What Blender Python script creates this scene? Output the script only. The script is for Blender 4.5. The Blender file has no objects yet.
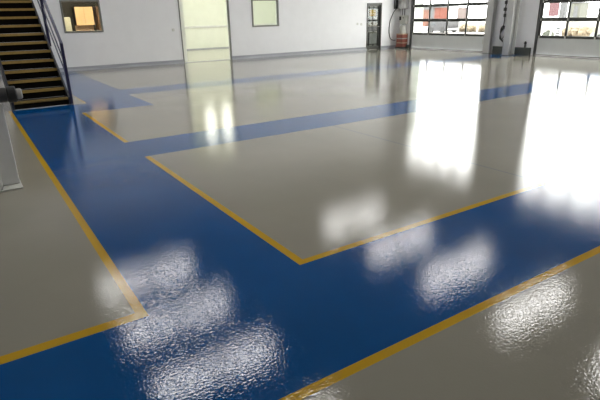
import bpy, bmesh, math, random
from mathutils import Vector, Matrix
random.seed(4)
S = bpy.context.scene
COL = S.collection

# ------------------------------------------------------------ camera
cd = bpy.data.cameras.new('camera'); cam = bpy.data.objects.new('camera', cd); COL.objects.link(cam)
R_ = Vector((0.835932, -0.548394, -0.021938)); U_ = Vector((0.208056, 0.27965, 0.937288)); F_ = Vector((0.507868, 0.788074, -0.347865))
m = Matrix((R_, U_, -F_)).transposed().to_4x4(); m.translation = (0, 0, 1.6); cam.matrix_world = m
cd.sensor_width = 36; cd.lens = 499.507 / 600 * 36; cd.clip_start = .05; cd.clip_end = 500
S.camera = cam
# ------------------------------------------------------------ sky and exposure
SKY = 5.2; LAMP = 6.6
w = bpy.data.worlds.new('sky'); S.world = w; w.use_nodes = True
bg = w.node_tree.nodes['Background']; bg.inputs[0].default_value = (1, .985, .96, 1); bg.inputs[1].default_value = SKY
S.view_settings.view_transform = 'Standard'; S.view_settings.look = 'None'; S.view_settings.gamma = 1
S.view_settings.use_curve_mapping = False; S.view_settings.exposure = 1.12
S.cycles.max_bounces = 8; S.cycles.diffuse_bounces = 5; S.cycles.transparent_max_bounces = 12
S.cycles.sample_clamp_indirect = 6

# ------------------------------------------------------------ materials
def nn(nt, t, **kw):
    n = nt.nodes.new(t)
    for k, v in kw.items(): n.inputs[k].default_value = v
    return n
def mat(name, col, rough=.5, metal=0, var=.06, scale=3, bump=0, bscale=60, ior=1.5):
    a = bpy.data.materials.new(name); a.use_nodes = True; nt = a.node_tree
    p = nt.nodes['Principled BSDF']; p.inputs['Roughness'].default_value = rough; p.inputs['Metallic'].default_value = metal
    p.inputs['IOR'].default_value = ior
    tc = nt.nodes.new('ShaderNodeTexCoord')
    n = nn(nt, 'ShaderNodeTexNoise', Scale=scale, Detail=4.0); nt.links.new(tc.outputs['Object'], n.inputs['Vector'])
    r = nt.nodes.new('ShaderNodeValToRGB')
    r.color_ramp.elements[0].position = .3; r.color_ramp.elements[1].position = .7
    r.color_ramp.elements[0].color = tuple(c * (1 - var) for c in col) + (1,)
    r.color_ramp.elements[1].color = tuple(min(1, c * (1 + var)) for c in col) + (1,)
    nt.links.new(n.outputs['Fac'], r.inputs['Fac']); nt.links.new(r.outputs['Color'], p.inputs['Base Color'])
    if bump:
        b = nn(nt, 'ShaderNodeTexNoise', Scale=bscale, Detail=1.0); nt.links.new(tc.outputs['Object'], b.inputs['Vector'])
        bp = nn(nt, 'ShaderNodeBump', Strength=1.0, Distance=bump); nt.links.new(b.outputs['Fac'], bp.inputs['Height'])
        nt.links.new(bp.outputs['Normal'], p.inputs['Normal'])
    return a
def emit(name, col, st):
    a = bpy.data.materials.new(name); a.use_nodes = True; p = a.node_tree.nodes['Principled BSDF']
    p.inputs['Base Color'].default_value = col + (1,); p.inputs['Emission Color'].default_value = col + (1,); p.inputs['Emission Strength'].default_value = st
    return a
def glass(name, tint=(.95, .97, .96)):
    a = bpy.data.materials.new(name); a.use_nodes = True; nt = a.node_tree
    nt.nodes.remove(nt.nodes['Principled BSDF']); o = nt.nodes['Material Output']
    t = nt.nodes.new('ShaderNodeBsdfTransparent'); t.inputs[0].default_value = tint + (1,)
    g = nt.nodes.new('ShaderNodeBsdfGlossy'); g.inputs['Roughness'].default_value = 0.02
    f = nn(nt, 'ShaderNodeFresnel', IOR=1.45); ge = nt.nodes.new('ShaderNodeNewGeometry')
    ir = nn(nt, 'ShaderNodeMapRange'); ir.inputs['To Min'].default_value = 1.4; ir.inputs['To Max'].default_value = 1 / 1.4   # same pane reflectance from both sides
    nt.links.new(ge.outputs['Backfacing'], ir.inputs['Value']); nt.links.new(ir.outputs['Result'], f.inputs['IOR']); mx = nt.nodes.new('ShaderNodeMixShader')
    nt.links.new(f.outputs[0], mx.inputs[0]); nt.links.new(t.outputs[0], mx.inputs[1]); nt.links.new(g.outputs[0], mx.inputs[2])
    nt.links.new(mx.outputs[0], o.inputs['Surface']); return a
FB, FS, FR = .00060, 72, .06
EP = dict(ior=1.52, rough=FR, bump=FB, bscale=FS, scale=.9)
GREY = mat('grey_epoxy', (.32, .30, .245), var=.05, **EP)
BLUE = mat('blue_epoxy', (.0003, .076, .265), var=.10, **EP)
YEL = mat('yellow_line_paint', (.56, .335, .016), var=.08, **EP)
JNT = mat('joint_filler', (.20, .22, .24), var=.05, **EP)
WHITE = mat('white_wall_paint', (.85, .85, .87), .6, var=.015)
SKIRT = mat('grey_cove', (.36, .37, .41), .35, var=.05)
CEIL = mat('ceiling_sheet', (.30, .30, .30), .6)
CREAM = mat('cream_panel', (.82, .84, .75), .5, var=.02)
ALU = mat('dark_aluminium', (.075, .075, .068), .4, .3)
PANEL = mat('grey_panel', (.64, .66, .66), .4, var=.03)
STEEL = mat('grey_painted_steel', (.50, .50, .49), .45, var=.05)
PLINTH = mat('dark_concrete', (.09, .10, .09), .7, var=.15)
BLACK = mat('black_rubber', (.012, .012, .012), .5)
TREAD = mat('black_tread', (.007, .006, .005), .9, ior=1.12, var=.2, scale=30)
GOLD = mat('yellow_nosing', (.36, .235, .055), .6, var=.12, scale=20)
NAVY = mat('navy_paint', (.012, .012, .055), .35)
WSTEEL = mat('white_painted_steel', (.72, .72, .70), .4, var=.05)
GREYM = mat('mid_grey', (.2, .2, .2), .5)
DGREY = mat('dark_grey_metal', (.05, .05, .05), .5)
LGREY = mat('light_grey_plastic', (.58, .58, .54), .4)
CLEAR = mat('pale_collar_plastic', (.42, .42, .40), .35)
REDBOX = mat('red_plastic', (.33, .10, .07), .5, var=.1)
GLASS = glass('window_glass')
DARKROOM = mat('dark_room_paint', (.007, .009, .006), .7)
BROWN = mat('brown_wood', (.10, .055, .03), .5, var=.2, scale=6)
MAPLE = mat('maple_front', (.72, .54, .33), .45, var=.06)
BEIGE = mat('beige_board', (.62, .48, .34), .5)
FRIDGE = mat('fridge_enamel', (.42, .45, .42), .4)
ASPH = mat('yard_concrete', (.24, .22, .20), .9, var=.1, scale=.4)
ORANGE = mat('orange_brick', (.115, .030, .017), .85, var=.15, scale=2)
TERRA = mat('terracotta_render', (.13,.06,.042), .85, var=.1)
ROOF = mat('grey_roof_sheet', (.07,.07,.073), .6)
VAN = mat('slate_van_paint', (.028,.027,.031), .35)
SIGN = mat('taupe_sign', (.09, .065, .06), .6)
PALECAR = mat('pale_car_paint', (.22, .24, .22), .35)
WHITECAR = mat('white_car_paint', (.6, .6, .6), .35)
TINT = mat('tinted_glass', (.03, .035, .04), .1)
HEDGE = mat('dry_grass', (.17,.135,.09), .9, var=.25, scale=6)
MAROON = mat('maroon_banner', (.10, .045, .05), .8)
OLIVE = mat('olive_sheet', (.085, .085, .07), .7)
LEAF = mat('bush_leaf', (.05,.055,.04), .9, var=.3, scale=6)
GOLDP = mat('gold_drum', (.62, .40, .07), .3, .2)
SLATE = mat('slate_carton', (.16, .16, .18), .7)
BOXB = mat('buff_carton', (.38, .33, .26), .7)
LAMPM = emit('lamp_diffuser', (1.0, .985, .96), LAMP)
FILLM = emit('room_fill_glow', (1.0, 1.0, .92), 50)  # glow of the unseen lamps added in the cream room and store
WALLLM = emit('wall_lamp', (1.0, 1.0, .88), 2.2)
WARMFILL = emit('warm_fill_glow', (1.0, .78, .48), 42)  # glow of the unseen lamp added in the kitchenette

# ------------------------------------------------------------ mesh helpers
class MB:
    def __init__(s): s.bm = bmesh.new()
    def box(s, x0, x1, y0, y1, z0, z1, bev=0, mi=0):
        r = bmesh.ops.create_cube(s.bm, size=1)['verts']
        for v in r: v.co = Vector(((x0 + x1) / 2 + v.co.x * (x1 - x0), (y0 + y1) / 2 + v.co.y * (y1 - y0), (z0 + z1) / 2 + v.co.z * (z1 - z0)))
        if bev:
            es = list({e for v in r for e in v.link_edges})
            bmesh.ops.bevel(s.bm, geom=es, offset=bev, segments=2, affect='EDGES', profile=.5)
        return s
    def prism(s, pts, axis, a, b):
        def P(u, v, t): return {'x': (t, u, v), 'y': (u, t, v), 'z': (u, v, t)}[axis]
        A = [s.bm.verts.new(P(u, v, a)) for u, v in pts]; B = [s.bm.verts.new(P(u, v, b)) for u, v in pts]
        n = len(pts); s.bm.faces.new(A); s.bm.faces.new(B[::-1])
        for i in range(n): s.bm.faces.new((A[i], B[i], B[(i + 1) % n], A[(i + 1) % n]))
        return s
    def bar(s, p, q, wd, ht=None):
        p, q = Vector(p), Vector(q); d = q - p; ht = ht or wd
        z = d.normalized(); up = Vector((0, 0, 1)) if abs(z.z) < .95 else Vector((1, 0, 0))
        x = z.cross(up).normalized(); y = x.cross(z)
        vs = [s.bm.verts.new(o + x * (i * wd / 2) + y * (j * ht / 2)) for o in (p, q) for i, j in ((-1, -1), (1, -1), (1, 1), (-1, 1))]
        for f in ((3, 2, 1, 0), (4, 5, 6, 7), (0, 1, 5, 4), (1, 2, 6, 5), (2, 3, 7, 6), (3, 0, 4, 7)): s.bm.faces.new([vs[i] for i in f])
        return s
    def tube(s, pts, r, n=10, rad=None):
        pts = [Vector(p) for p in pts]; rings = []; px = None
        for i, p in enumerate(pts):
            d = (pts[min(i + 1, len(pts) - 1)] - pts[max(i - 1, 0)]).normalized()
            if px is None: px = d.cross(Vector((0, 0, 1)) if abs(d.z) < .9 else Vector((1, 0, 0))).normalized()
            px = (px - d * px.dot(d)).normalized(); py = d.cross(px); rr = rad[i] if rad else r
            rings.append([s.bm.verts.new(p + (px * math.cos(2 * math.pi * k / n) + py * math.sin(2 * math.pi * k / n)) * rr) for k in range(n)])
        for a, b in zip(rings, rings[1:]):
            for k in range(n): s.bm.faces.new((a[k], a[(k + 1) % n], b[(k + 1) % n], b[k]))
        s.bm.faces.new(rings[0][::-1]); s.bm.faces.new(rings[-1]); return s
    def blob(s, c, rx, ry, rz, j=.12):
        r = bmesh.ops.create_icosphere(s.bm, subdivisions=3, radius=1)['verts']
        for v in r:
            k = 1 + random.uniform(-j, j); v.co = Vector((c[0] + v.co.x * rx * k, c[1] + v.co.y * ry * k, c[2] + v.co.z * rz * k))
        return s
    def make(s, name, mats, parent=None, smooth=False):
        bmesh.ops.recalc_face_normals(s.bm, faces=s.bm.faces)
        if parent is not None:
            o0 = Vector(parent.location); q = parent.parent
            while q is not None: o0 += Vector(q.location); q = q.parent
            for v in s.bm.verts: v.co -= o0
        me = bpy.data.meshes.new(name); s.bm.to_mesh(me); s.bm.free()
        for a in (mats if isinstance(mats, list) else [mats]): me.materials.append(a)
        if smooth:
            for p in me.polygons: p.use_smooth = True
        o = bpy.data.objects.new(name, me); COL.objects.link(o)
        if parent is not None: o.parent = parent
        return o
def tag(o, label, cat, group=None, kind=None):
    o['label'] = label; o['category'] = cat
    if group: o['group'] = group
    if kind: o['kind'] = kind
    return o
def thing(name, loc, label, cat, group=None, kind=None):
    o = bpy.data.objects.new(name, None); COL.objects.link(o); o.location = loc; o.empty_display_size = .1
    return tag(o, label, cat, group, kind)
def bx(name, mt, parent, *a, bev=0): return MB().box(*a, bev=bev).make(name, mt, parent)
def copy_tree(o, parent=None):
    c = o.copy(); COL.objects.link(c)
    if parent: c.parent = parent
    for ch in list(o.children): copy_tree(ch, c)
    return c

XR, YW, H = 17.77, 18.48, 6.3
XL, YF = -3.0, -4.0
# ------------------------------------------------------------ floor
def fmat(x, y):
    if abs(y - 6.05) < .006 and .593 < x < 1.636: return 3
    if y < 1.552: return 2 if y > 1.552 - .058 else 0
    if x < .593 and y > 2.547:
        return 2 if ((x > .593 - .058 and y < 10.98) or y < 2.547 + .075) else 0
    if x < 1.95 and y > 10.97:
        return 2 if x > 1.91 else 0
    if x > 1.636 and 2.56 < y < 6.053:
        if abs(x - 4.53) < .007: return 3
        return 2 if (x < 4.53 and (x < 1.636 + .062 or y < 2.56 + .060)) else 0
    if (x > 1.636 and 6.966 < y < 9.85) or (x > 2.98 and 6.966 < y < 11.634):
        return 2 if x < 1.636 + .062 else 0
    if x > 3.02 and y > 12.612: return 0
    return 1
xs = sorted([XL, .535, .593, 1.636, 1.698, 1.91, 1.95, 2.98, 3.02, 4.523, 4.537, XR])
ys = sorted([YF, 1.494, 1.552, 2.547, 2.56, 2.620, 2.622, 6.044, 6.053, 6.966, 9.85, 10.97, 10.98, 11.634, 12.612, YW])
bm = bmesh.new(); V = {}
def gv(x, y):
    if (x, y) not in V: V[(x, y)] = bm.verts.new((x, y, 0))
    return V[(x, y)]
for a, b in zip(xs, xs[1:]):
    for c, d in zip(ys, ys[1:]):
        f = bm.faces.new((gv(a, c), gv(b, c), gv(b, d), gv(a, d))); f.material_index = fmat((a + b) / 2, (c + d) / 2)
r = bmesh.ops.extrude_face_region(bm, geom=list(bm.faces))
for v in [g for g in r['geom'] if isinstance(g, bmesh.types.BMVert)]: v.co.z = -.0001
mb = MB(); mb.bm.free(); mb.bm = bm
fl = mb.make('floor', [GREY, BLUE, YEL, JNT])
tag(fl, 'glossy grey epoxy floor with blue walkways and yellow border lines', 'floor', kind='structure')

# ------------------------------------------------------------ walls and ceiling
D1 = (13.52, 17.72); D2 = (7.12, 11.36); DT = 5.25          # glazed sectional doors in the right wall
W1 = (2.98, 4.20, 1.20, 2.20); W2 = (9.87, 11.09, 1.18, 2.20); DO = (6.90, 8.89, 3.7); SD = (15.74, 16.62, 2.02)
wb = MB(); T = YW + .22
wb.box(XL - .2, W1[0], YW, T, 0, H).box(W1[0], W1[1], YW, T, 0, W1[2]).box(W1[0], W1[1], YW, T, W1[3], H)
wb.box(W1[1], DO[0], YW, T, 0, H).box(DO[0], DO[1], YW, T, DO[2], H).box(DO[1], W2[0], YW, T, 0, H)
wb.box(W2[0], W2[1], YW, T, 0, W2[2]).box(W2[0], W2[1], YW, T, W2[3], H).box(W2[1], SD[0], YW, T, 0, H)
wb.box(SD[0], SD[1], YW, T, SD[2], H).box(SD[1], XR + .22, YW, T, 0, H)
tag(wb.make('wall_back', WHITE), 'long white back wall with two small windows and doorways', 'wall', kind='structure')
wr = MB(); T2 = XR + .22
wr.box(XR, T2, D1[1], YW, 0, H).box(XR, T2, D1[0], D1[1], DT, H).box(XR, T2, D2[1], D1[0], 0, H)
wr.box(XR, T2, D2[0], D2[1], DT, H).box(XR, T2, YF, D2[0], 0, H)
tag(wr.make('wall_right', WHITE), 'white right wall around the glazed sectional doors', 'wall', kind='structure')
tag(MB().box(XL - .2, XL, YF - .2, YW, 0, H).make('wall_left', WHITE), 'white left wall beyond the stairs', 'wall', kind='structure')
tag(MB().box(XL, T2, YF - .2, YF, 0, H).make('wall_front', WHITE), 'white wall behind the viewpoint', 'wall', kind='structure')
tag(MB().box(XL - .2, T2, YF - .2, T, H, H + .15).make('ceiling', CEIL), 'pale grey sheet ceiling carrying the lamps', 'ceiling', kind='structure')
sk = MB()
for a, b in ((XL, DO[0]), (DO[1], SD[0]), (SD[1], XR)): sk.prism([(YW, 0), (YW - .06, 0), (YW - .05, .03), (YW - .018, .06), (YW - .014, .13), (YW, .13)], 'x', a, b)
tag(sk.make('baseboard_back', SKIRT), 'grey cove skirting along the back wall', 'baseboard', kind='structure')
pl = MB()
pl.box(XR - .10, XR, D2[1] + .12, D1[0] - .12, 0, .26, .01).box(XR - .10, XR, D1[1] + .02, YW - .02, 0, .16, .01)
tag(pl.make('baseboard_right', PLINTH), 'dark plinth along the right wall beside the sectional doors', 'baseboard', kind='structure')

# small framed windows in the back wall
def window(n, wv, label):
    x0, x1, z0, z1 = wv; f = .055; y0, y1 = YW - .025, YW + .08
    t = thing('window_%d' % n, ((x0 + x1) / 2, YW, z0), label, 'window', kind='structure')
    b = MB(); b.box(x0, x1, y0, y1, z0, z0 + f, .006).box(x0, x1, y0, y1, z1 - f, z1, .006)
    b.box(x0, x0 + f, y0, y1, z0 + f, z1 - f, .006).box(x1 - f, x1, y0, y1, z0 + f, z1 - f, .006); b.make('window_frame', FRAMEM, t)
    bx('window_pane', GLASS, t, x0 + f, x1 - f, YW + .02, YW + .026, z0 + f, z1 - f)
FRAMEM = mat('grey_window_frame', (.17, .175, .165), .4)
window(1, W1, 'small square grey framed window onto the dark kitchenette')
window(2, W2, 'small square grey framed window onto the bright cream room')

# open tall doorway
t = thing('door_3', ((DO[0] + DO[1]) / 2, YW, 0), 'tall open doorway in the back wall with slim grey jambs', 'doorway', kind='structure')
b = MB(); b.box(DO[0], DO[0] + .035, YW - .02, YW + .05, 0, DO[2]).box(DO[1] - .045, DO[1], YW - .03, YW + .05, 0, DO[2]).box(DO[0], DO[1], YW - .02, YW + .05, DO[2] - .05, DO[2])
b.make('door_frame', FRAMEM, t)
bx('sliding_leaf', CREAM, t, DO[0] + .04, DO[0] + .26, T + .02, T + .08, .02, DO[2] - .06, bev=.005)
bx('threshold', SKIRT, t, DO[0] + .04, DO[1] - .05, YW, T, 0, .012)

# glazed side door
t = thing('door_4', ((SD[0] + SD[1]) / 2, YW, 0), 'narrow glazed side door in dark frame near the right corner', 'door', kind='structure')
b = MB(); b.box(SD[0], SD[0] + .05, YW - .02, T, 0, SD[2]).box(SD[1] - .06, SD[1], YW - .02, T, 0, SD[2]).box(SD[0], SD[1], YW - .02, T, SD[2] - .07, SD[2]); b.make('door_frame', ALU, t)
b = MB(); b.box(SD[0] + .05, SD[0] + .10, YW + .06, YW + .11, .02, SD[2] - .07).box(SD[1] - .13, SD[1] - .06, YW + .06, YW + .11, .02, SD[2] - .07)
b.box(SD[0] + .10, SD[1] - .13, YW + .06, YW + .11, .02, .16).box(SD[0] + .10, SD[1] - .13, YW + .06, YW + .11, SD[2] - .15, SD[2] - .07)
leaf = b.make('door_leaf', ALU, t)
bx('door_pane', GLASS, leaf, SD[0] + .10, SD[1] - .13, YW + .08, YW + .086, .16, SD[2] - .15)
MB().tube([(SD[1] - .10, YW + .06, 1.0), (SD[1] - .10, YW + .01, 1.0), (SD[1] - .22, YW + .01, 1.0)], .011).make('door_handle', STEEL, leaf)

# glazed sectional doors
def sectional(n, yy, label):
    y0, y1 = yy; nc, pitch, z0 = 4, .605, .64
    t = thing('door_%d' % n, (XR, (y0 + y1) / 2, 0), label, 'sectional door', kind='structure')
    xa, xb = XR + .03, XR + .075
    bx('bottom_panel', PANEL, t, xa, xb, y0 + .06, y1 - .06, .045, z0 - .02, bev=.004)
    bx('bottom_seal', BLACK, t, xa, xb, y0 + .06, y1 - .06, 0, .045)
    b = MB(); nr = int((DT - z0) / pitch)
    ya, yb = y0 + .06, y1 - .06; cw = (yb - ya) / nc
    for k in range(nr + 1):
        z = z0 + k * pitch; h = .062 if k else .035
        b.box(xa, xb, ya, yb, z - h, z + .058)
    if z < DT: b.box(xa, xb, ya, yb, DT - .07, DT)
    for i in range(nc + 1):
        y = ya + i * cw; h = .043 if 0 < i < nc else .07
        b.box(xa + .004, xb - .004, max(ya, y - h), min(yb, y + h), z0, DT)
    b.make('glazing_frame', ALU, t)
    b = MB()
    for i in range(nc):
        for k in range(nr): b.box(xa + .02, xa + .024, ya + i * cw + .03, ya + (i + 1) * cw - .03, z0 + k * pitch + .04, z0 + (k + 1) * pitch - .045)
    b.make('glazing', GLASS, t)
    for y, s in ((y0, 1), (y1, -1)):
        q = MB(); q.box(XR - .05, XR + .12, min(y, y + s * .055), max(y, y + s * .055), 0, DT); q.make('guide_rail', DGREY, t)
    for k in range(4):
        for i in range(nc + 1):
            y = min(max(ya + i * cw, ya + .04), yb - .04); z = z0 + k * pitch
            bx('hinge', LGREY, t, xa - .018, xa, y - .022, y + .022, z - .045, z + .045, bev=.004)
    bx('lift_handle', LGREY, t, xa - .03, xa, y0 + .14, y0 + .17, .30, .50, bev=.005)
sectional(1, D1, 'left glazed sectional door with grey bottom panel beside the corner')
sectional(2, D2, 'right glazed sectional door with grey bottom panel at the picture edge')

# ------------------------------------------------------------ rooms behind the back wall
def shell(name, mt, x0, x1, y0, y1, h, label, fm, skip=()):
    b = MB(); b.box(x0 - .1, x0, y0, y1, 0, h).box(x1, x1 + .1, y0, y1, 0, h).box(x0 - .1, x1 + .1, y1, y1 + .1, 0, h).box(x0 - .1, x1 + .1, y0, y1 + .1, h, h + .1)
    tag(b.make(name, mt), label, 'wall', kind='structure')
shell('wall_kitchenette', DARKROOM, 2.4, 5.9, T, 21.35, 2.9, 'dark walls of the kitchenette behind the small window', 0)
tag(MB().box(2.3, 6.0, T, 21.45, -.1, 0).make('floor_kitchenette', GREYM), 'dark kitchenette floor behind the window', 'floor', kind='structure')
shell('wall_cream_room', CREAM, 6.2, 15.45, T, 25.9, 5.2, 'cream walls of the bright room beyond the tall doorway', 0)
tag(MB().box(6.1, 15.55, T, 26.0, -.1, 0).box(DO[0], DO[1], YW, T, -.1, -.0005).make('floor_cream_room', GREY), 'glossy grey floor of the bright room beyond the doorway', 'floor', kind='structure')
tr = MB().box(6.2, 15.45, 25.84, 25.9, 1.06, 1.16, .01)
tag(tr.make('trim_1', WSTEEL), 'white rail across the cream room wall at waist height', 'trim', kind='structure')
tag(MB().box(6.2, 15.45, 25.88, 25.9, 0, .05).make('baseboard_cream_room', SKIRT), 'grey skirting at the foot of the cream room wall', 'baseboard', kind='structure')
shell('wall_store', STEEL, 15.62, 19.35, T, 21.6, 4.9, 'pale grey walls of the store behind the glazed side door', 0)
tag(MB().box(T2, 19.50, T - .06, T, -.6, 5.0).box(19.455, 19.50, T, 21.7, -.6, 5.0).make('wall_store_outside', mat('pale_green_render', (.27, .29, .26), .8)), 'pale outer wall of the store seen through the left sectional door', 'wall', kind='structure')
tag(MB().box(15.52, 19.45, T, 21.7, -.1, 0).box(SD[0], SD[1], YW, T, -.1, -.0005).make('floor_store', GREY), 'grey floor of the store behind the side door', 'floor', kind='structure')
for X, yy in ((9.6, 19.4), (13.4, 19.4)):  # added lamps, hidden above the lintels, brighten the cream room
    t = thing('ceiling_light', (X, yy, 4.9), {9.6: 'unseen lamp added above the tall doorway to brighten the cream room', 13.4: 'unseen lamp added above the right small window to brighten the cream room'}[X], 'ceiling light', 'added lamps in the cream room')
    bx('housing', WSTEEL, t, X - .9, X + .9, yy - .2, yy + .2, 4.9, 5.195, bev=.01)
    bx('diffuser', FILLM, t, X - .85, X + .85, yy - .17, yy + .17, 4.88, 4.9)
for X, lb in ((10.88, 'left'), (11.86, 'right')):
    t = thing('wall_light', (X, 25.9, 3.5), lb + ' of two tall bright wall lamps mirrored in the floor below the tall doorway', 'wall light', 'tall lamps in the cream room')
    bx('back_plate', WSTEEL, t, X - .30, X + .30, 25.84, 25.899, 3.5, 4.7, bev=.01)
    bx('diffuser', WALLLM, t, X - .27, X + .27, 25.80, 25.84, 3.55, 4.65, bev=.01)

# kitchenette contents
t = thing('wall_cupboard', (4.16, 21.35, 1.40), 'warm lit maple wall cupboard seen through the left small window', 'cupboard')
bx('carcass', BROWN, t, 3.85, 4.49, 21.02, 21.35, 1.40, 2.05)
for a, b_, hx in ((3.855, 4.167, 4.12), (4.173, 4.485, 4.22)):
    d = bx('door', MAPLE, t, a, b_, 21.0, 21.02, 1.405, 2.045, bev=.004)
    MB().tube([(hx, 21.0, 1.47), (hx, 20.97, 1.47), (hx, 20.97, 1.62), (hx, 21.0, 1.62)], .007, 8).make('door_handle', STEEL, d)
t = thing('kitchen_counter', (4.15, 21.1, 0), 'low beige kitchen counter below the maple wall cupboard', 'counter')
bx('base_unit', BEIGE, t, 3.84, 4.50, 20.80, 21.34, 0, .98)
bx('worktop', BEIGE, t, 3.82, 4.52, 20.75, 21.34, .98, 1.02, bev=.006)
bx('splashback', BEIGE, t, 3.84, 4.50, 21.31, 21.34, 1.02, 1.40)
t = thing('kettle', (4.34, 21.12, 1.02), 'small pale kettle on the kitchen counter behind the left window', 'kettle')
MB().tube([(4.34, 21.12, 1.022), (4.34, 21.12, 1.05), (4.34, 21.12, 1.16), (4.34, 21.12, 1.23), (4.34, 21.12, 1.25)], .06, 14, [.06, .065, .055, .04, .012]).make('body', LGREY, t, True)
MB().tube([(4.39, 21.12, 1.08), (4.44, 21.12, 1.10), (4.44, 21.12, 1.18), (4.385, 21.12, 1.20)], .009, 8).make('handle', BLACK, t)
t = thing('refrigerator', (3.30, 20.75, 0), 'pale grey refrigerator at the left inside the dark kitchenette', 'refrigerator')
bx('body', FRIDGE, t, 3.0, 3.57, 20.52, 21.1, .03, 1.70, bev=.02)
bx('door', FRIDGE, t, 3.0, 3.57, 20.47, 20.51, .06, 1.69, bev=.015)
bx('handle', STEEL, t, 3.05, 3.07, 20.43, 20.47, .9, 1.3)
tag(bx('wardrobe', BROWN, None, 4.58, 5.2, 20.75, 21.34, 0, 2.05), 'tall brown cabinet right of the maple cupboard behind the window', 'cabinet')
t = thing('kitchenette_fill_light', (4.16, 19.05, 2.8), 'unseen warm lamp added above the left small window to light the kitchenette', 'lamp')  # added lamp, out of sight above the window, lights the cupboard
bx('housing', DGREY, t, 3.6, 4.8, 18.86, 19.26, 2.82, 2.895)
bx('diffuser', WARMFILL, t, 3.62, 4.78, 18.88, 19.24, 2.79, 2.82)

# store contents: rack with goods
t = thing('storage_rack', (17.85, 20.6, 0), 'dark metal storage rack behind the glazed side door', 'rack')
for x in (17.48, 18.22):
    for y in (20.35, 20.85): bx('upright', DGREY, t, x - .02, x + .02, y - .02, y + .02, 0, 2.1)
for z in (.12, .76, 1.26): bx('shelf', DGREY, t, 17.46, 18.24, 20.33, 20.87, z - .03, z)
def box_thing(name, lab, cat, mt, a, tape=True, group=None):
    t = thing(name, ((a[0] + a[1]) / 2, (a[2] + a[3]) / 2, a[4]), lab, cat, group); bx('body', mt, t, *a, bev=.008)
    if tape: bx('lid', LGREY, t, a[0] - .004, a[1] + .004, a[2] - .004, a[3] + .004, a[5] - .03, a[5] + .006)
box_thing('carton', 'slate grey carton on the middle shelf of the rack', 'carton', SLATE, (17.52, 18.10, 20.40, 20.8, .762, .96), False)
box_thing('carton', 'buff carton on top of the slate carton on the rack', 'carton', BOXB, (17.55, 18.08, 20.42, 20.8, .96, 1.18))
for i in range(3):
    box_thing('carton', '%s grey upright carton on the bottom shelf of the rack' % ('left', 'middle', 'right')[i], 'carton', PANEL, (17.53 + i * .22, 17.73 + i * .22, 20.40, 20.8, .122, .66))
box_thing('carton', 'white carton on the top shelf under the gold drum', 'carton', WSTEEL, (17.70, 18.14, 20.40, 20.8, 1.262, 1.44))
t = thing('paint_drum', (17.90, 20.6, 1.446), 'shiny gold drum on top of the white carton on the rack', 'drum')
MB().tube([(17.9, 20.6, 1.446), (17.9, 20.6, 1.5), (17.9, 20.6, 1.51), (17.9, 20.6, 1.72), (17.9, 20.6, 1.76)], .17, 20, [.17, .17, .178, .17, .165]).make('body', GOLDP, t)
MB().tube([(17.9, 20.6, 1.76), (17.9, 20.6, 1.785)], .178, 20).make('lid', LGREY, t)
t = thing('ceiling_light', (17.2, 19.3, 4.6), 'unseen lamp added under the store ceiling to light the rack', 'ceiling light')  # added lamp, set forward so the goods are lit from the front
bx('housing', WSTEEL, t, 16.6, 17.8, 19.2, 19.4, 4.62, 4.895); bx('diffuser', FILLM, t, 16.62, 17.78, 19.21, 19.39, 4.6, 4.62)

# ------------------------------------------------------------ staircase
G, RI, Y0, Z0, NS = .245, .172, 11.03, .15, 17
STRM = mat('black_navy_paint', (.010, .010, .018), .5)
st = thing('staircase', (1.15, 11.03, 0), 'steep black steel staircase with yellow step edges climbing along the left', 'staircase')
sl = RI / G
for k in range(NS):
    y, z = Y0 + k * G, Z0 + k * RI
    td = bx('tread', TREAD, st, .66, 1.63, y + .012, y + G + .03, z - .035, z - .004)
    b = MB(); b.box(.66, 1.63, y, y + .012, z - .05, z).box(.66, 1.63, y, y + .055, z - .004, z); b.make('nosing', GOLD, td)
    if k: bx('riser', TREAD, st, .66, 1.63, y + .03, y + .04, z - RI, z - .035)
bx('riser', TREAD, st, .66, 1.63, Y0 + .0, Y0 + .01, .008, Z0 - .035)
ye = Y0 + NS * G
for x0, x1 in ((.615, .66), (1.63, 1.665)):
    MB().prism([(Y0 - .03, 0), (Y0 + .32, 0), (ye, Z0 + (NS - 1) * RI - .22), (ye, Z0 + (NS - 1) * RI + .03), (Y0 - .03, Z0 + .005)], 'x', x0, x1).make('stringer', STRM, st)
zl = Z0 + (NS - 1) * RI
bx('landing', TREAD, st, .615, 1.665, ye - .02, YW, zl - .12, zl - .004)
for yp in (11.16, 12.73, 14.3):
    zt = 1.15 + .70 * (yp - 11.1); zb = 0 if yp < 12 else Z0 + sl * (yp - Y0) - .28
    MB().bar((1.70, yp, zb), (1.70, yp, zt), .055).make('handrail_post', NAVY, st)
MB().bar((1.70, 11.12, 1.16), (1.70, 15.2, 1.16 + .70 * 4.08), .045).make('handrail', NAVY, st)
for dz in (.36, .62): MB().bar((1.70, 11.17, 1.16 - dz), (1.70, 15.2, 1.16 - dz + .70 * 4.03), .022).make('middle_rail', NAVY, st)

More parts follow.
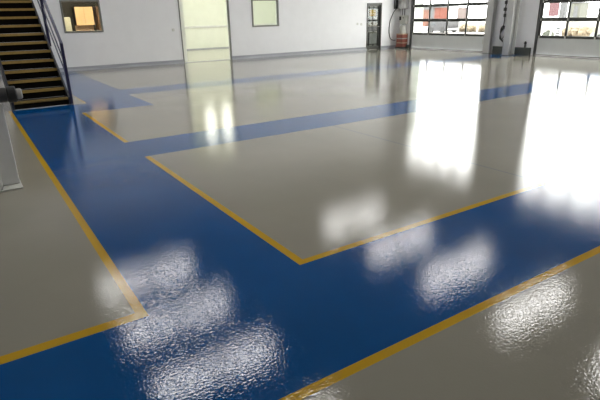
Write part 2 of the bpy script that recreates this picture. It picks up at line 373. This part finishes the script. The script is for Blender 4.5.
# ------------------------------------------------------------ white post and pipe at the left edge
t = thing('steel_post', (-.05, 5.75, 0), 'waist high white steel post at the left picture edge', 'post')
bx('back_column', WSTEEL, t, -.30, .245, 5.76, 5.90, .012, .835, bev=.012)
bx('front_column', WSTEEL, t, -.30, .085, 5.62, 5.758, .012, .835, bev=.012)
bx('foot_plate', LGREY, t, -.34, .255, 5.60, 5.915, 0, .012)
t = thing('pipe_coupling', (.2, 5.78, .835), 'grey pipe end with black rubber cuff and pale collar on the white post', 'pipe')
def cyl(name, x0, x1, r, mt, rr=None):
    MB().tube([(x0, 5.78, .92), (x0 + .012, 5.78, .92), (x1 - .012, 5.78, .92), (x1, 5.78, .92)], r, 20, [r - .01, r, r, r - .01]).make(name, mt, t, False)
cyl('pipe', -.45, .305, .072, DGREY); cyl('rubber_cuff', .300, .385, .080, BLACK); cyl('collar', .380, .437, .052, CLEAR)

# ------------------------------------------------------------ equipment in the right corner
t = thing('electrical_cabinet', (17.66, 18.14, 1.75), 'large grey electrical cabinet high on the wall in the right corner', 'cabinet')
bx('body', STEEL, t, 17.53, XR - .001, 17.93, 18.36, 1.75, 2.65, bev=.008); bx('door', STEEL, t, 17.51, 17.53, 17.95, 18.34, 1.77, 2.63, bev=.004)
for y in (18.05, 18.2): MB().tube([(17.66, y, 1.462), (17.66, y, 1.75)], .022, 8).make('conduit', GREYM, t)
t = thing('cable_box', (17.55, 18.42, 1.75), 'dark box on the back wall left of the grey electrical cabinet', 'box')
bx('body', DGREY, t, 17.36, 17.505, 18.36, YW, 1.75, 2.5, bev=.008); bx('cover', BLACK, t, 17.37, 17.495, 18.345, 18.36, 1.77, 2.48)
t = thing('door_controller', (17.64, 18.1, 1.15), 'white door controller with dark display under the grey cabinet', 'controller')
bx('housing', LGREY, t, 17.58, XR, 17.89, 18.31, 1.16, 1.46, bev=.015)
bx('display', BLACK, t, 17.572, 17.58, 18.18, 18.30, 1.25, 1.41); bx('button', DGREY, t, 17.57, 17.58, 18.02, 18.07, 1.33, 1.38, bev=.004)
bx('terminal_cover', LGREY, t, 17.66, XR, 17.92, 18.36, 1.09, 1.16, bev=.005)
t = thing('canister', (17.62, 18.08, .66), 'pale plastic canister standing on the red crates', 'canister')
MB().tube([(17.62, 18.08, z) for z in (.662, .68, .98, 1.03, 1.045)], .15, 18, [.14, .15, .15, .09, .05]).make('body', LGREY, t, True)
MB().tube([(17.62, 18.08, 1.04), (17.62, 18.08, 1.08)], .045, 12).make('cap', STEEL, t)
for k, lb in enumerate(('bottom', 'middle', 'top')):
    z = .07 + k * .196
    t = thing('storage_crate', (17.6, 18.08, z), '%s red crate of the stack in the right corner' % lb, 'crate', 'red crates in the corner')
    b = MB(); b.box(17.43, 17.765, 17.88, 18.29, z, z + .155, .012); b.make('body', REDBOX, t)
    bx('rim', BEIGE if k != 1 else LGREY, t, 17.42, 17.768, 17.87, 18.30, z + .155, z + .194, bev=.006)
bx('crate_pallet', DGREY, None, 17.40, 17.668, 17.86, 18.32, 0, .07); tag(bpy.data.objects['crate_pallet'], 'low dark base under the red crates', 'pallet')
pts = [(17.44, 18.40, 1.745), (17.34, 18.45, 1.60), (17.16, 18.46, 1.25), (17.10, 18.46, .9), (17.12, 18.45, .62), (17.22, 18.44, .42), (17.36, 18.40, .36), (17.42, 18.33, .365)]
def smooth(P, n=6):
    P = [Vector(p) for p in P]; out = []
    for i in range(len(P) - 1):
        a, b, c, d = P[max(i - 1, 0)], P[i], P[i + 1], P[min(i + 2, len(P) - 1)]
        for k in range(n):
            s = k / n; out.append(.5 * ((2 * b) + (c - a) * s + (2 * a - 5 * b + 4 * c - d) * s * s + (3 * b - a - 3 * c + d) * s ** 3))
    return out + [P[-1]]
tag(MB().tube(smooth(pts), .016, 8).make('cable', BLACK, None, True), 'black cable looping down the wall from the dark box to the crates', 'cable')

# ------------------------------------------------------------ steel columns between the doors
def column(x0, x1, y0, y1, label):
    t = thing('steel_column', ((x0 + x1) / 2, (y0 + y1) / 2, 0), label, 'column')
    f = .03; ym = (y0 + y1) / 2
    b = MB(); b.box(x0, x0 + f, y0, y1, .02, H).box(x1 - f, x1, y0, y1, .02, H).box(x0 + f, x1 - f, ym - .012, ym + .012, .02, H); b.make('beam', STEEL, t)
    bx('base_plate', GREYM, t, x0 - .03, x1 + .03, y0 - .03, y1 + .03, 0, .02)
    for px in (x0 + .06, x1 - .06):
        for py in (y0 + .04, y1 - .04): MB().tube([(px, py, .02), (px, py, .045)], .014, 6).make('bolt', DGREY, t)
column(17.05, 17.42, 11.93, 12.20, 'pale grey steel column standing free between the two sectional doors')
column(17.45, 17.66, 13.08, 13.38, 'grey steel column close to the left sectional door frame')

# pneumatic hose hanging on the wall between the columns
t = thing('air_hose', (17.70, 12.72, .35), 'black air hose with couplings coiled on the wall between the columns', 'hose')
MB().tube(smooth([(17.74, 12.72, 4.2), (17.72, 12.72, 3), (17.72, 12.70, 2.2), (17.72, 12.74, 1.6), (17.72, 12.72, 1.25), (17.72, 12.75, .95)]), .018, 8).make('hose', BLACK, t, True)
for z, s in ((2.3, .05), (2.08, .06), (1.86, .045), (1.62, .065), (1.40, .04)):
    bx('coupling', DGREY, t, 17.67, XR - .012, 12.72 - s, 12.72 + s, z - .06, z + .06, bev=.01)
b = MB()
for i in range(4):
    w_, h_, c = .10 + .02 * i, .20 + .035 * i, 12.73 - .03 * i
    b.tube([(17.70 - .014 * i, c + w_ * math.cos(a) + .12 * math.sin(a) * (i - 1.5) * .3, .72 + h_ * math.sin(a)) for a in [2 * math.pi * j / 20 for j in range(21)]], .016, 7)
b.make('coil', BLACK, t, True)
t = thing('shutoff_valve', (17.7, 11.78, .2), 'small dark valve pipe at the wall right of the free column', 'valve')
MB().tube([(17.72, 11.72, .26), (17.72, 11.72, .48)], .03, 10).make('pipe', DGREY, t); bx('flange', BLACK, t, 17.68, 17.76, 11.68, 11.76, .40, .44, bev=.008)

# switches
for X, Z, lb in ((15.20, 1.15, 'left of two small white switches beside the glazed side door'), (15.42, 1.13, 'right of two small white switches beside the glazed side door'), (6.62, 1.18, 'small white switch left of the tall open doorway')):
    t = thing('light_switch', (X, YW, Z), lb, 'switch', 'wall switches')
    bx('plate', LGREY, t, X - .045, X + .045, YW - .014, YW, Z - .045, Z + .045, bev=.004); bx('rocker', WSTEEL, t, X - .025, X + .025, YW - .02, YW - .014, Z - .028, Z + .028)

# ------------------------------------------------------------ ceiling lamps of the hall
first = None
rows = ('left', 'right'); nth = ('nearest', 'second', 'third', 'fourth', 'fifth')
for c, X in enumerate((3.45, 11.65)):
    for i, Y in enumerate((3.9, 6.45, 9.05, 11.55, 14.15)):
        if first is None:
            first = thing('ceiling_light', (X, Y, 6.0), '', 'ceiling light', 'lamps in two rows over the hall')
            bx('housing', WSTEEL, first, X - 1.5, X + 1.5, Y - .32, Y + .32, 6.0, 6.12, bev=.01)
            for s in (-.75, .75): bx('diffuser', LAMPM, first, X + s - .68, X + s + .68, Y - .24, Y + .24, 5.98, 6.0)
            for s in (-1.2, 1.2): MB().tube([(X + s, Y, 6.12), (X + s, Y, H)], .015, 6).make('suspension_rod', STEEL, first)
            o = first
        else:
            o = copy_tree(first)
        o.location = (X, Y, 6.0)
        o['label'] = '%s lamp of the %s ceiling row, glowing above the floor' % (nth[i], rows[c])

# ------------------------------------------------------------ outside
GZ = -.6
tag(MB().box(T2, 140, -40, 130, -.8, GZ).make('ground', ASPH), 'pale concrete yard outside the sectional doors', 'ground', kind='structure')
t = thing('gate_pillar', (44.6, 42, GZ), 'terracotta gate pillar with white foot outside the left sectional door', 'pillar')
bx('shaft', TERRA, t, 44, 44.5, 41.7, 42.6, .05, 1.79); bx('foot', WHITE, t, 43.95, 44.55, 41.65, 42.65, GZ, .05); bx('cap', ROOF, t, 43.9, 44.6, 41.6, 42.7, 1.79, 2.1)
t = thing('brick_building', (84, 73, GZ), 'orange brick building with curved grey roof beyond the left sectional door', 'building')
bx('wall', ORANGE, t, 80, 82, 72, 73.5, GZ, 2.5); bx('side_wing', ROOF, t, 80.3, 82, 73.5, 74.9, GZ, 2.4)
MB().prism([(71.8 + 3.3 * i / 12, 2.42 + .62 * math.sin(math.pi * i / 12)) for i in range(13)][::-1] + [(71.8, 2.3), (75.1, 2.3)], 'x', 79.7, 82.2).make('roof', ROOF, t)
def car(name, x, y, L, Wd, Hh, mt, lab, cat, van=False):
    # side profile in (y, z), extruded over x: long axis along y
    t = thing(name, (x, y, GZ), lab, cat); g = GZ
    if van: pr = [(-.5, .15), (.5, .15), (.5, .42), (.46, .55), (.33, .98), (.30, 1), (-.48, 1), (-.5, .96)]
    else: pr = [(-.5, .18), (.5, .18), (.5, .42), (.46, .55), (.22, .62), (.10, .96), (.04, 1), (-.25, 1), (-.32, .95), (-.46, .62), (-.5, .56)]
    MB().prism([(y + a * L, g + b_ * Hh) for a, b_ in pr], 'x', x - Wd / 2, x + Wd / 2).make('body', mt, t)
    wy = ((.06, .34) if van else (-.34, .14))
    MB().prism([(y + wy[0] * L, g + .64 * Hh), (y + wy[1] * L, g + .64 * Hh), (y + (wy[1] - .09) * L, g + .93 * Hh), (y + (wy[0] + (.0 if van else .07)) * L, g + .93 * Hh)], 'x', x - Wd / 2 - .012, x - Wd / 2).make('side_window', TINT, t)
    for a in (-.3, .3):
        for xx in (x - Wd / 2 + .05, x + Wd / 2 - .05): MB().tube([(xx - .09, y + a * L, g + .31), (xx + .09, y + a * L, g + .31)], .31, 16).make('wheel', BLACK, t)
    bx('bumper', WHITECAR, t, x - Wd / 2, x + Wd / 2, y - .5 * L - .06, y - .5 * L, g + .3, g + .45)
car('van', 45, 40.0, 2.6, 2.0, 1.2, VAN, 'dark slate van parked in front of the orange brick building', 'van', True)
t = thing('road_sign', (34.4, 28.6, GZ), 'brown sign board on a pole beyond the left sectional door', 'sign')
bx('board', SIGN, t, 34.3, 34.36, 28.13, 29.11, 1.02, 1.85, bev=.01); MB().tube([(34.4, 28.9, GZ), (34.4, 28.9, 1.8)], .04, 8).make('pole', GREYM, t)
car('car', 54, 45.4, 3.0, 1.7, .98, PALECAR, 'pale green grey car parked behind the sign pole', 'car')
t = thing('lamp_post', (34.2, 26.9, GZ), 'thin grey lamp post right of the brown sign board', 'lamp post')
MB().tube([(34.2, 26.9, GZ), (34.2, 26.9, 2.3), (34.2, 26.9, 5)], .04, 8, [.05, .035, .03]).make('pole', LGREY, t); bx('lamp_head', GREYM, t, 34.0, 34.4, 26.4, 27.0, 5, 5.08)
b = MB()
for i in range(14): b.blob((48 + random.uniform(-.5, .5), 36.0 + i * .33, -.2), .6, .5, .42, .15)
tag(b.make('hedge', HEDGE), 'low dry beige hedge beyond the left sectional door', 'hedge')
t = thing('banner', (32, 19.5, GZ), 'maroon banner on grey posts beyond the right sectional door', 'banner')
bx('cloth', MAROON, t, 32, 32.03, 19.14, 19.82, 1.15, 3.2); bx('frame', ROOF, t, 32.04, 32.3, 18.75, 19.12, 1.0, 3.2); MB().tube([(32.06, 19.5, GZ), (32.06, 19.5, 3.3)], .04, 8).make('post', LGREY, t)
bx('support_post', LGREY, t, 32.1, 32.2, 18.9, 18.98, GZ, 1.0)
t = thing('marker_post', (22, 13.08, GZ), 'slim pale post with black bars outside the right sectional door', 'post')
bx('post', WHITE, t, 22.01, 22.06, 12.95, 13.2, GZ, .9)
for k in range(4): bx('bar', BLACK, t, 22.0, 22.01, 12.98, 13.17, .46 + k * .1, .51 + k * .1)
t = thing('shed', (92, 51.3, GZ), 'olive grey flat shed beyond the right sectional door', 'shed')
bx('wall', OLIVE, t, 90, 92.5, 50, 51.8, GZ, 2.4); bx('roof', ROOF, t, 89.8, 92.7, 49.9, 51.9, 2.4, 2.55); bx('door', ROOF, t, 89.96, 90, 50.4, 51.1, GZ, 1.9)
b = MB()
for i in range(7): b.blob((40 + random.uniform(-.3, .3), 21.2 + i * .26, -.12), .6, .42, .46 + .08 * math.sin(i), .12)
tag(b.make('soil_heap', HEDGE), 'long beige heap beyond the right sectional door', 'heap')
b = MB()
for i in range(4): b.blob((34 + random.uniform(-.2, .2), 20.6 + i * .16, -.3), .35, .26, .46, .25)
tag(b.make('bush', LEAF), 'small dark bush left of the slim barred post outside', 'bush')
car('car', 35, 16.4, 3.4, 1.7, 1.35, PALECAR, 'pale grey car parked beyond the right sectional door', 'car')
